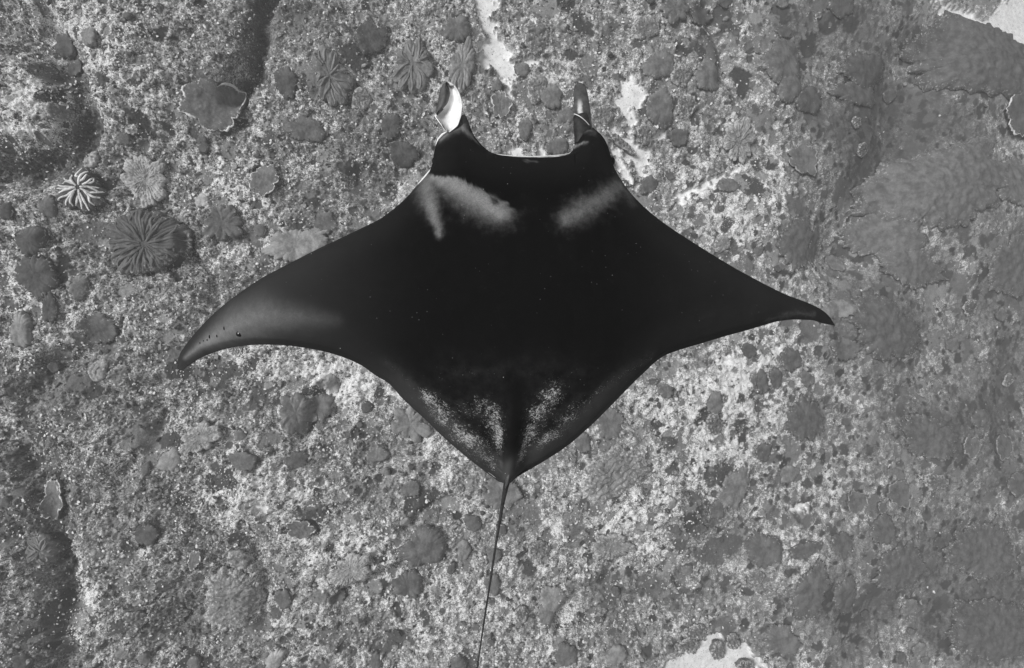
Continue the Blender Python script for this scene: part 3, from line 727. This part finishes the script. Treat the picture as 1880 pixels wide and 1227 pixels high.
while count < 105 and tries < 9000:
    tries += 1
    u = fr.uniform(5, 1875); v = fr.uniform(5, 1222); r_ = 5 + 15 * fr.random() ** 1.7
    if u > 1150: r_ *= 1.2
    if u < 900 and fr.random() < .62: continue
    if any(math.hypot(u - a, v - b) < (r_ + c) * .95 for a, b, c in placed): continue
    U1, V1 = np.array([u]), np.array([v])
    if in_poly(U1, V1, MP)[0] or poly_dist(U1, V1, MP)[0][0] < r_: continue
    if 350 < u < 1150 and v < 360 and fr.random() < .7: continue
    if bil(SAND, U1, V1)[0] > .1 and fr.random() < .7: continue
    kind = sm[int(fr.choice(5, p=[.36, .26, .2, .12, .06]))]
    tone = float(np.clip(fr.lognormal(math.log(.125), .42), .05, .45)) * (.85 if u > 1450 else 1)
    tw = 'dark' if tone < .10 else 'grey' if tone < .19 else 'pale'; sz = 'tiny' if r_ < 8 else 'small' if r_ < 13 else 'mid-sized'
    d = sorted((math.hypot(u - a, v - b), a, b, nm) for a, b, nm in MARKS)
    label = None
    for dist, a, b, nm in d[:3]:
        ang = math.degrees(math.atan2(v - b, u - a)) % 360
        dn = ['right of', 'below right of', 'below', 'below left of', 'left of', 'above left of', 'above', 'above right of'][int((ang + 22.5) // 45) % 8]
        pre = 'close to and ' if dist < 60 else 'a little way ' if dist < 130 else 'further '
        cand = f'{sz} {tw} {shapes[kind]} {pre}{dn} {nm}'
        if cand not in used and len(cand.split()) <= 16: label = cand; break
    if label is None: continue
    used.add(label); placed.append((u, v, r_)); count += 1
    coral(u, v, r_ * fr.uniform(.8, 1.2), r_ * fr.uniform(.8, 1.2), fr.uniform(0, 180), kind, tone, names[kind], label, seed=count + 900, group='small coral heads between the big corals', detail=.8)

# ------------------------------------------------------------------ the manta ray
DM = 2.1
SM = DM / 3.0                                # the animal's size relative to its first measure


def catmull_x(pts, xs):
    """monotone cubic through points given as y(x)"""
    x = np.array([p[0] for p in pts], float); y = np.array([p[1] for p in pts], float)
    h = np.diff(x); dl = np.diff(y) / h; m = np.zeros(len(x))
    for i in range(1, len(x) - 1):
        if dl[i - 1] * dl[i] > 0:
            w1 = 2 * h[i] + h[i - 1]; w2 = h[i] + 2 * h[i - 1]; m[i] = (w1 + w2) / (w1 / dl[i - 1] + w2 / dl[i])
    m[0] = dl[0]; m[-1] = dl[-1]
    k = np.clip(np.searchsorted(x, xs, side='right') - 1, 0, len(x) - 2); t = (xs - x[k]) / h[k]
    return y[k] * (1 + 2 * t) * (1 - t) ** 2 + m[k] * h[k] * t * (1 - t) ** 2 + y[k + 1] * t * t * (3 - 2 * t) + m[k + 1] * h[k] * t * t * (t - 1)


def inflate():
    """smooth swelling of the outline (square root of the membrane solution), 4 px cells"""
    st = 4; gx = np.arange(312, 1548, st); gy = np.arange(184, 900, st)
    GX, GY = np.meshgrid(gx, gy)
    t = catmull_x(MANTA_TOP, np.clip(GX, 325, 1533)); b = catmull_x(MANTA_BOT, np.clip(GX, 325, 1533))
    ins = (GY > t) & (GY < b) & (GX > 325) & (GX < 1533)
    u = np.zeros(GX.shape)
    for it in range(2600):
        n = .25 * (np.roll(u, 1, 0) + np.roll(u, -1, 0) + np.roll(u, 1, 1) + np.roll(u, -1, 1) + 1)
        u = np.where(ins, n, 0)
    return gx, gy, u


def wing_drop(px, py):
    L = np.clip((640 - px) / 315, 0, 1.1); R = np.clip((px - 1240) / 293, 0, 1.1)
    return SM * (.42 * L ** 2.2 + .36 * R ** 2.2 + .04 * np.clip((py - 600) / 290, 0, 1) ** 2 + .10 * np.clip((330 - py) / 130, 0, 1))


def feather(px, py, pts, wds, soft=1.0):
    d, t = poly_dist(px, py, pts); wd = np.interp(t, np.linspace(0, 1, len(wds)), wds)
    return np.exp(-(d / wd) ** 1.55)


def manta_material():
    m = NT('manta_back')
    pale, spk, lt, tp = m.attr('pale'), m.attr('speckle'), m.attr('margin_sheen'), m.attr('wing_tip_sheen')
    n1 = m.noise(26 / SM, 5, .7); n2 = m.noise(150 / SM, 3, .75); n3 = m.noise(80 / SM, 4, .85, 1.2)
    base = m.rng(n2, .3, .75, .0006, .0028)
    base = m.math('ADD', base, m.math('MULTIPLY', lt, .024))
    pv = m.math('MULTIPLY', m.rng(m.math('ADD', pale, m.math('MULTIPLY', m.math('SUBTRACT', n1, .5), .6)), .04, 1.35), m.rng(n2, .25, .75, .75, 1.2))
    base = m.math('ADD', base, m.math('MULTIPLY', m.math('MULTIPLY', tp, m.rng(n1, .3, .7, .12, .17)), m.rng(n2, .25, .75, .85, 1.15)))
    v = m.mix(pv, base, .24)
    fl = m.rng(m.math('SUBTRACT', n3, m.math('SUBTRACT', .74, m.math('MULTIPLY', spk, .285))), 0, .07)
    v = m.mix(m.math('MULTIPLY', fl, m.rng(spk, .05, .5)), v, .33)
    v = m.math('ADD', v, m.math('MULTIPLY', spk, m.rng(n1, .3, .7, .0, .03)))
    d = m.vor(34 / SM); st = m.math('MULTIPLY', m.rng(d, .085, .05), m.rng(m.noise(8, 3), .45, .6))
    v = m.mix(m.math('MULTIPLY', st, .35), v, .3)
    return m.done(v, .7, .02, n2, .12, .003)


M_MANTA = manta_material()
M_WHITE = plain_material('manta_white_skin', .62, .85, 30, .1, .5)
M_FIN = plain_material('manta_fin_grey', .045, .11, 30, .2, .38)
M_DARK = plain_material('manta_dark_skin', .012, .035, 60, .2, .5)
M_PALE_SKIN = plain_material('manta_fin_pale_streak', .20, .5, 60, .1, .5)  # pale skin of the lower jaw and right underside line
M_EYE = plain_material('manta_eye', .004, .01, 40, 0, .15)

ray = bpy.data.objects.new('manta_ray', None); ray.empty_display_size = .3
ox, oy, oz = at(940, 560, DM); ORG = np.array([float(ox), float(oy), float(oz) - .1]); ray.location = ORG; link(ray)
tag(ray, 'big black manta ray gliding over the reef with two pale shoulder patches', 'manta ray')


def build_manta_body():
    gx, gy, uu = inflate()
    xs = np.unique(np.concatenate([325 + 1208 * (1 - np.cos(np.linspace(0, np.pi, 330))) / 2, np.linspace(785, 875, 60), np.linspace(1040, 1135, 60)]))
    M = 120
    tt = (1 - np.cos(np.linspace(0, np.pi, M))) / 2 * .55 + np.linspace(0, 1, M) * .45
    T = catmull_x(MANTA_TOP, xs); B = catmull_x(MANTA_BOT, xs)
    PX = np.repeat(xs[:, None], M, 1); PY = T[:, None] + (B - T)[:, None] * tt[None]
    fx = (PX - gx[0]) / 4; fy = (PY - gy[0]) / 4; ix = np.clip(fx.astype(int), 0, len(gx) - 2); iy = np.clip(fy.astype(int), 0, len(gy) - 2); ax, ay = fx - ix, fy - iy
    u = (uu[iy, ix] * (1 - ax) + uu[iy, ix + 1] * ax) * (1 - ay) + (uu[iy + 1, ix] * (1 - ax) + uu[iy + 1, ix + 1] * ax) * ay
    dE, _ = poly_dist(PX, PY, MP[::1] + [MP[0]])
    q = np.sqrt(np.clip(u, 0, None)); q = q / q.max()
    q = q ** 1.25 * sstep(-1, 14, dE) ** .5 + .03 * np.sqrt(np.clip(dE / 12, 0, 1))
    edge = np.zeros_like(q, bool); edge[:, 0] = edge[:, -1] = True; edge[0] = edge[-1] = True
    q[edge] = 0
    up = .30 * q; dn = .22 * q
    # tail root ridge, pelvic hollows and shoulder swelling
    rd, rt = poly_dist(PX, PY, [(948, 690), (942, 780), (932, 882)])
    up += (.045 * np.exp(-(rd / 14) ** 2) - .030 * np.exp(-((rd - 30) / 18) ** 2)) * sstep(690, 800, PY) * np.where(edge, 0, 1)
    up += .012 * np.exp(-((PY - 300 - 0 * PX) / 12) ** 2) * ((PX > 900) & (PX < 1050)) * np.where(edge, 0, 1)
    up += .010 * fbm(PX / 60, PY / 60, 3) * sstep(2, 30, dE)
    up = up * SM; dn = dn * SM
    Dc = DM + wing_drop(PX, PY)
    X, Y, Z = at(PX, PY, Dc)
    top = np.stack([X, Y, Z + up], -1); bot = np.stack([X, Y, Z - dn - .004], -1)
    n = len(xs)
    vt = np.concatenate([top.reshape(-1, 3), bot.reshape(-1, 3)]) - ORG
    f1 = grid_faces(n, M); f2 = grid_faces(n, M)[:, ::-1] + n * M
    # stitch the two skins all round
    loop = [i * M for i in range(n)] + [(n - 1) * M + j for j in range(1, M)] + [i * M + M - 1 for i in range(n - 2, -1, -1)] + [j for j in range(M - 2, 0, -1)]
    loop = np.array(loop); nx = np.roll(loop, -1)
    f3 = np.stack([loop, nx, nx + n * M, loop + n * M], -1)
    F = np.concatenate([f1, f2, f3]); mi = np.concatenate([np.zeros(len(f1)), np.ones(len(f2)), np.zeros(len(f3))])
    wx = PX + 5 * fbm(PX / 9, PY / 9, 3); wy = PY + 5 * fbm(PX / 9 + 7, PY / 9, 3)
    pale = .95 * feather(wx, wy, [(800, 338), (835, 352), (880, 385), (918, 408)], [18, 26, 30, 26])
    pale = np.maximum(pale, .72 * feather(wx, wy, [(788, 338), (794, 375), (806, 410), (820, 450)], [27, 23, 15, 7]))
    pale = np.maximum(pale, .62 * feather(wx, wy, [(1140, 345), (1100, 378), (1060, 402), (1032, 420)], [17, 20, 24, 22]))
    pale = np.maximum(pale, .42 * feather(wx, wy, [(1138, 335), (1148, 380)], [19, 14]))
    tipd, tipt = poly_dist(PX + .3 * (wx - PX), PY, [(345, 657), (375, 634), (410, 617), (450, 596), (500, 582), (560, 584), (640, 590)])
    tip = np.exp(-(tipd / np.interp(tipt, np.linspace(0, 1, 7), [4, 8, 17, 28, 30, 20, 12])) ** 1.7) * np.interp(PX, [320, 390, 430, 500, 560, 650], [.45, .95, .8, .6, .36, .1])  # left wing-tip sheen painted as a pale skin tone
    pale = np.maximum(pale, .40 * feather(wx, wy, [(1400, 588), (1450, 576), (1490, 578)], [5, 9, 5]))  # small sheen on the right wing tip, painted as paler skin
    pale = np.maximum(pale, .9 * feather(wx, wy, [(852, 240), (868, 258), (880, 270)], [7, 5, 2]))
    pale = np.maximum(pale, .85 * feather(PX, PY, [(812, 260), (828, 246), (848, 232), (852, 205)], [8, 10, 16, 16]))
    pale = np.maximum(pale, .5 * feather(wx, wy, [(1070, 240), (1088, 246)], [9, 10]))
    pale = np.maximum(pale, .9 * feather(wx, wy, [(905, 398), (922, 412)], [24, 22]))
    pale = np.maximum(pale, 1.0 * feather(wx, wy, [(1056, 272), (1070, 270)], [4, 4]))
    pale = np.maximum(pale, .5 * feather(wx, wy, [(960, 310), (985, 311)], [3, 3]))
    pale = pale * (1 - .9 * np.exp(-((PX - 912) ** 2 + (PY - 391) ** 2) / 30.0))
    # the dark hood has a hard lower border on the shoulder patches
    hood = sstep(0, 7, wy - np.interp(wx, [760, 793, 806, 822, 850, 885, 925, 945], [305, 322, 334, 336, 342, 362, 385, 402]))
    pale = np.where((PX < 960) & (PY > 300) & (PX > 740), pale * hood, pale)
    spk = np.maximum.reduce([1.0 * feather(PX, PY, [(790, 715), (835, 770), (880, 812), (905, 850)], [20, 36, 36, 14]),
                             .95 * feather(PX, PY, [(895, 745), (915, 770), (918, 815)], [38, 38, 18]), .6 * feather(PX, PY, [(850, 740), (880, 780)], [34, 30]), .45 * feather(PX, PY, [(725, 665), (760, 690), (800, 730)], [12, 16, 16]),
                             .98 * feather(PX, PY, [(1010, 712), (985, 750), (960, 810), (945, 855)], [30, 34, 20, 7]), .85 * feather(PX, PY, [(1060, 735), (1020, 775), (985, 810)], [24, 26, 16]),
                             .6 * feather(PX, PY, [(1180, 655), (1120, 690), (1080, 720)], [12, 14, 14]), .35 * feather(PX, PY, [(830, 680), (1060, 680)], [30, 30])])
    pale = np.maximum(pale, .42 * feather(wx, PY, [(912, 760), (916, 800), (922, 858)], [5, 4, 2.5])); pale = np.maximum(pale, .42 * feather(wx, PY, [(985, 755), (960, 808), (944, 862)], [6, 4, 2.5]))  # lighter flanks painted in to bring out the tail ridge relief
    spk *= .86 * (1 + .5 * fbm(PX / 30, PY / 30, 3))
    spk *= 1 - .95 * np.exp(-(rd / 11) ** 2)
    margin_sheen = sstep(90, 10, dE) * .25 + .75 * sstep(820, 480, PX) + .5 * sstep(1060, 1420, PX) + 1.6 * sstep(800, 870, PY) * np.exp(-(rd / 9) ** 2) + 1.1 * sstep(56, 36, dE) * sstep(640, 740, PY)  # grey margins, plus the sheen of the wings painted into the tone
    z0 = np.zeros(n * M)
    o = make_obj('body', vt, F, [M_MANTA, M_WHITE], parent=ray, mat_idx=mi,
                 attrs={'pale': np.concatenate([pale.ravel(), z0]), 'speckle': np.concatenate([spk.ravel(), z0]), 'wing_tip_sheen': np.concatenate([tip.ravel(), z0]), 'margin_sheen': np.concatenate([margin_sheen.ravel(), z0])})
    return PX, PY, top


BPX, BPY, BTOP = build_manta_body()


def strip(name, sections, mats, midx, label=None, thick=.008):
    """a skin built from cross sections of (px, py, height) points; given real thickness"""
    n, m = len(sections), len(sections[0])
    P = np.array(sections, float)
    X, Y, Z = at(P[..., 0], P[..., 1], DM - P[..., 2] * SM)
    V3 = np.stack([X, Y, Z], -1)
    du = np.gradient(V3, axis=0); dv = np.gradient(V3, axis=1); nr = np.cross(du, dv); nr /= np.linalg.norm(nr, axis=-1, keepdims=True) + 1e-9
    nr[nr[..., 2] < 0] *= -1
    taper = np.ones((n, m, 1)); taper[0] = taper[-1] = .3; taper[:, 0] = taper[:, -1] = .2
    lo = V3 - nr * thick * SM * taper
    f = grid_faces(n, m); k = n * m
    loop = np.array([i * m for i in range(n)] + [(n - 1) * m + j for j in range(1, m)] + [i * m + m - 1 for i in range(n - 2, -1, -1)] + [j for j in range(m - 2, 0, -1)]); nx = np.roll(loop, -1)
    F = np.concatenate([f, f[:, ::-1] + k, np.stack([loop, nx, nx + k, loop + k], -1)])
    mi = np.concatenate([midx, midx, np.full(len(loop), midx[0])])
    o = make_obj(name, np.concatenate([V3.reshape(-1, 3), lo.reshape(-1, 3)]) - ORG, F, mats, parent=ray, mat_idx=mi)
    if label: o['label'] = label
    return o


# left head fin: opened leaf, white inner face and grey rolled back
ys = np.linspace(0, 1, 40)
Lx = np.interp(ys, [0, .12, .35, .42, .60, .75, .88, .97, 1], [821, 813, 799, 801, 804, 806, 809, 815, 820])
Ly = np.interp(ys, [0, .12, .35, .42, .60, .75, .88, .97, 1], [241, 229, 211, 204, 190, 175, 162, 153, 150])
Fx = np.interp(ys, [0, .12, .35, .45, .60, .75, .88, .97, 1], [821, 813.5, 800, 811, 822, 827, 824, 819, 820.5])
Fy = np.interp(ys, [0, .12, .35, .45, .60, .75, .88, .97, 1], [241, 229.5, 210, 202, 190, 172, 160, 153, 150])
Rx = np.interp(ys, [0, .12, .35, .50, .65, .80, .92, 1], [824, 840, 846, 848, 847, 841, 832, 822])
Ry = np.interp(ys, [0, .12, .35, .50, .65, .80, .92, 1], [243, 231, 214, 198, 184, 168, 156, 150])


def smooth1(a):
    b = a.copy()
    for _ in range(2): b[1:-1] = .25 * b[:-2] + .5 * b[1:-1] + .25 * b[2:]
    return b


Lx, Ly, Fx, Fy, Rx, Ry = map(smooth1, (Lx, Ly, Fx, Fy, Rx, Ry))
secs = []
for i in range(40):
    row = []
    for k in range(7):
        s_ = k / 6; row.append((Lx[i] * (1 - s_) + Fx[i] * s_, Ly[i] * (1 - s_) + Fy[i] * s_, -.02 - .05 * ys[i] + .035 * math.sin(math.pi * s_) + .0 * s_))
    for k in range(1, 13):
        s_ = k / 12; row.append((Fx[i] * (1 - s_) + Rx[i] * s_, Fy[i] * (1 - s_) + Ry[i] * s_, -.02 - .05 * ys[i] - .03 * math.sin(math.pi * s_) + .02 * s_))
    secs.append(row)
mi = [0 if k < 6 and i > 13 else 1 for i in range(39) for k in range(18)]
strip('cephalic_fin', secs, [M_FIN, M_WHITE], mi, 'left head fin curled open, white inside with grey back')
# right head fin: rolled blade seen edge on, with a pale streak and a white edge line
def tube(name, ctrl, rad, mat, squash=1.0, seg=16, label=None, mats=None, pick=None):
    P = np.array(ctrl, float); n = len(P)
    X, Y, Z = at(P[:, 0], P[:, 1], DM - P[:, 2] * SM); C = np.stack([X, Y, Z], -1)
    tg = np.gradient(C, axis=0); tg /= np.linalg.norm(tg, axis=1, keepdims=True)
    side = np.cross(tg, [0, 0, 1.0]); side /= np.linalg.norm(side, axis=1, keepdims=True); upv = np.cross(side, tg)
    r_ = np.array(rad, float) * (DM * K / 1880)
    rings = []
    for k in range(seg):
        a = 2 * math.pi * k / seg
        rings.append(C + side * (r_ * math.cos(a))[:, None] + upv * (r_ * squash * math.sin(a))[:, None])
    V3 = np.stack(rings, 1).reshape(-1, 3)
    i, j = np.meshgrid(np.arange(n - 1), np.arange(seg), indexing='ij')
    F = np.stack([i * seg + j, i * seg + (j + 1) % seg, (i + 1) * seg + (j + 1) % seg, (i + 1) * seg + j], -1).reshape(-1, 4)
    mi = None
    if pick: mi = [pick(int(a), int(b)) for a, b in zip(i.ravel(), j.ravel())]
    o = make_obj(name, V3 - ORG, F, mats or mat, parent=ray, mat_idx=mi)
    if label: o['label'] = label
    return o


t = np.linspace(0, 1, 34)
cy = 252 - 99 * t; cx = np.interp(t, [0, .2, .5, .8, 1], [1074, 1071, 1069, 1066, 1064]); rr = np.interp(t, [0, .2, .5, .8, .92, .97, 1], [16, 16.3, 15.2, 13.5, 11.5, 9, 3])
zz = -.06 - .04 * t
ST = NT('head_fin_skin'); a_ = ST.noise(40, 4, .7); lx = ST.n('ShaderNodeSeparateXYZ'); ST.l(ST.co.outputs['Object'], lx.inputs[0])
cxm = float(at(1066, 195, DM)[0]) - ORG[0]
band = ST.rng(ST.math('ABSOLUTE', ST.math('SUBTRACT', ST.math('ADD', lx.outputs[0], ST.math('MULTIPLY', ST.math('SUBTRACT', a_, .5), .02)), cxm + .004 * SM)), .014 * SM, .001)
ylo = float(at(0, 218, DM)[1]) - ORG[1]; yhi = float(at(0, 168, DM)[1]) - ORG[1]
band = ST.math('MULTIPLY', band, ST.math('MULTIPLY', ST.rng(lx.outputs[1], ylo, ylo + .02 * SM), ST.rng(lx.outputs[1], yhi, yhi - .05 * SM)))
STREAK = ST.done(ST.mix(band, ST.rng(a_, .3, .7, .035, .085), .5), .4, .3, a_, .2, .004)
tube('cephalic_fin', list(zip(cx, cy, zz)), rr, STREAK, .55, 22, 'right head fin rolled up, dark with a pale streak')
tube('cephalic_fin_sheath', [(1072, 262, -.05), (1071, 250, -.05), (1069, 238, -.055), (1068, 226, -.06), (1066.5, 216, -.065), (1065.5, 212, -.067)], [18, 17, 16.6, 15.4, 14.6, 13.5], M_DARK, .62, 20, 'outer fold of the right head fin')
lm = np.linspace(0, 1, 16)
tube('fin_margin', list(zip(1054 + 28 * lm, 209.5 + 4 * np.sin(lm * 3.1 * .6) + 17 * lm ** 2.2, -.045 + .024 * np.sin(np.pi * lm))), .8 + 0 * lm, M_WHITE, 1, 6, 'thin white edge line across the right head fin')
# mouth: pale lip rim with the darker gap behind
lt_ = np.linspace(0, 1, 30)
tube('lip', list(zip(900 + 148 * lt_, 280.5 + 7.0 * np.sin(np.pi * lt_) ** .6, -.075 + 0 * lt_)), .8 * np.sin(np.pi * np.clip(lt_, .05, .95)) ** .4, M_WHITE, 1, 8, 'pale upper lip of the wide mouth')
tube('lower_jaw', list(zip(908 + 132 * lt_, 286 + 4.0 * np.sin(np.pi * lt_) ** .6, -.13 + 0 * lt_)), 4.0 * np.sin(np.pi * np.clip(lt_, .05, .95)) ** .4, M_PALE_SKIN, .6, 10, 'pale lower jaw showing below the mouth')
tube('gill_edge', [(760, 350, -.10), (768, 339, -.10), (777, 328, -.10), (786, 317, -.10), (793, 308, -.11)], [.5, 1.3, 1.7, 1.4, .5], M_WHITE, .6, 8, 'white underside showing along the left side of the head')
tube('gill_edge', [(800, 268, -.12), (804, 256, -.12), (812, 247, -.12), (820, 242, -.12)], [.6, 1.7, 2.0, .8], M_WHITE, .6, 8, 'white underside showing at the root of the left head fin')
tube('gill_edge', [(1088, 234, -.12), (1101, 243, -.12), (1112, 257, -.12), (1120, 274, -.12), (1126, 292, -.12)], [.4, .7, .7, .7, .4], M_PALE_SKIN, .6, 8, 'thin white underside line at the right side of the head')
for ex, ey in ((798, 296), (1124, 296)):
    bm = bmesh.new(); bmesh.ops.create_uvsphere(bm, u_segments=14, v_segments=10, radius=.013 * SM)
    for v_ in bm.verts: v_.co.y *= 1.5
    me = bpy.data.meshes.new('eye'); bm.to_mesh(me); bm.free(); me.materials.append(M_EYE)
    e_ = bpy.data.objects.new('eye', me); x_, y_, z_ = at(ex, ey, DM + .08 * SM); e_.location = (float(x_) - ORG[0], float(y_) - ORG[1], float(z_) - ORG[2]); link(e_, ray)
# whip tail and the small fin at its root
tl = [(944, 800), (940, 830), (936, 858), (932, 880), (929, 893), (926, 908), (922, 930), (916, 965), (909, 1008), (902, 1056), (895, 1100), (888, 1145), (882, 1187), (876, 1227), (868, 1290), (858, 1380)]
tz = [.17, .155, .13, .09, .06, .035, .01, 0, 0, -.01, -.01, -.02, -.02, -.03, -.04, -.06]
tr = [7, 8, 7.5, 6.5, 5.2, 4.2, 3.2, 2.5, 2.2, 2.0, 1.8, 1.65, 1.5, 1.4, 1.2, .6]
ti = np.linspace(0, 15, 90); k_ = np.arange(16)
tx = smooth1(np.interp(ti, k_, [p[0] for p in tl])); ty = np.interp(ti, k_, [p[1] for p in tl])
tube('tail', list(zip(tx, ty, np.interp(ti, k_, tz) - .04)), smooth1(np.interp(ti, k_, tr)), M_DARK, .9, 12, 'long thin dark whip tail')
tube('dorsal_fin', [(936, 862, .07), (934, 872, .085), (931, 884, .075), (928, 896, .03)], [1.0, 3.0, 3.4, .6], M_FIN, 2.2, 10, 'small dorsal fin at the tail root')
# bite marks near the left wing tip
for sx, sy, sw, sh in ((452, 613, 5.5, 5), (424, 603, 1.2, 3.4), (409, 617, 1.2, 2.6), (394, 618, 1.5, 3.4), (389, 624, 1, 2), (382, 626, .9, 1.4), (376, 630, 1, 1.7)):
    bm = bmesh.new(); bmesh.ops.create_icosphere(bm, subdivisions=2, radius=1)
    me = bpy.data.meshes.new('bite_mark'); bm.to_mesh(me); bm.free(); me.materials.append(M_EYE)
    e_ = bpy.data.objects.new('bite_mark', me); link(e_, ray)
    x_, y_, z_ = BTOP.reshape(-1, 3)[int(np.argmin((BPX - sx) ** 2 + (BPY - sy) ** 2))]
    e_.scale = (sw * .0027 * SM, sh * .0027 * SM, .006 * SM); e_.location = (float(x_) - ORG[0], float(y_) - ORG[1], float(z_) - ORG[2])
    e_.name = 'bite_mark'

# ------------------------------------------------------------------ drifting specks and the water itself
r9 = np.random.default_rng(9); iv, jf = ico(); n = 420
dd = r9.uniform(1.2, 7, n) ** 1.0; a = r9.uniform(-40, 1920, n); b = r9.uniform(-40, 1267, n)
x, y, z = at(a, b, dd); rad = r9.uniform(.0003, .0007, n) * dd
Q = iv[None] * rad[:, None, None] + np.stack([x, y, z], -1)[:, None]
F = (jf[None] + (np.arange(n) * len(iv))[:, None, None]).reshape(-1, 3)
tag(make_obj('plankton', Q.reshape(-1, 3), F, plain_material('plankton', .35, .6, 10)), 'tiny pale specks of plankton drifting in the water', 'plankton', kind='stuff')

bm = bmesh.new(); bmesh.ops.create_cube(bm, size=1)
me = bpy.data.meshes.new('haze'); bm.to_mesh(me); bm.free()
hz = bpy.data.objects.new('haze', me); link(hz); hz.scale = (110, 90, 30.0); hz.location = (8, 0, ZC + .6 - 15.0)
hm = bpy.data.materials.new('sea_haze'); hm.use_nodes = True; t_ = hm.node_tree; t_.nodes.clear()
ho = t_.nodes.new('ShaderNodeOutputMaterial'); pv = t_.nodes.new('ShaderNodeVolumePrincipled')
pv.inputs['Color'].default_value = (.9, .9, .9, 1); pv.inputs['Density'].default_value = .0076; pv.inputs['Anisotropy'].default_value = 0
t_.links.new(pv.outputs[0], ho.inputs['Volume']); me.materials.append(hm)
tag(hz, 'pale water haze that veils the deeper right side of the reef', 'haze', kind='stuff')
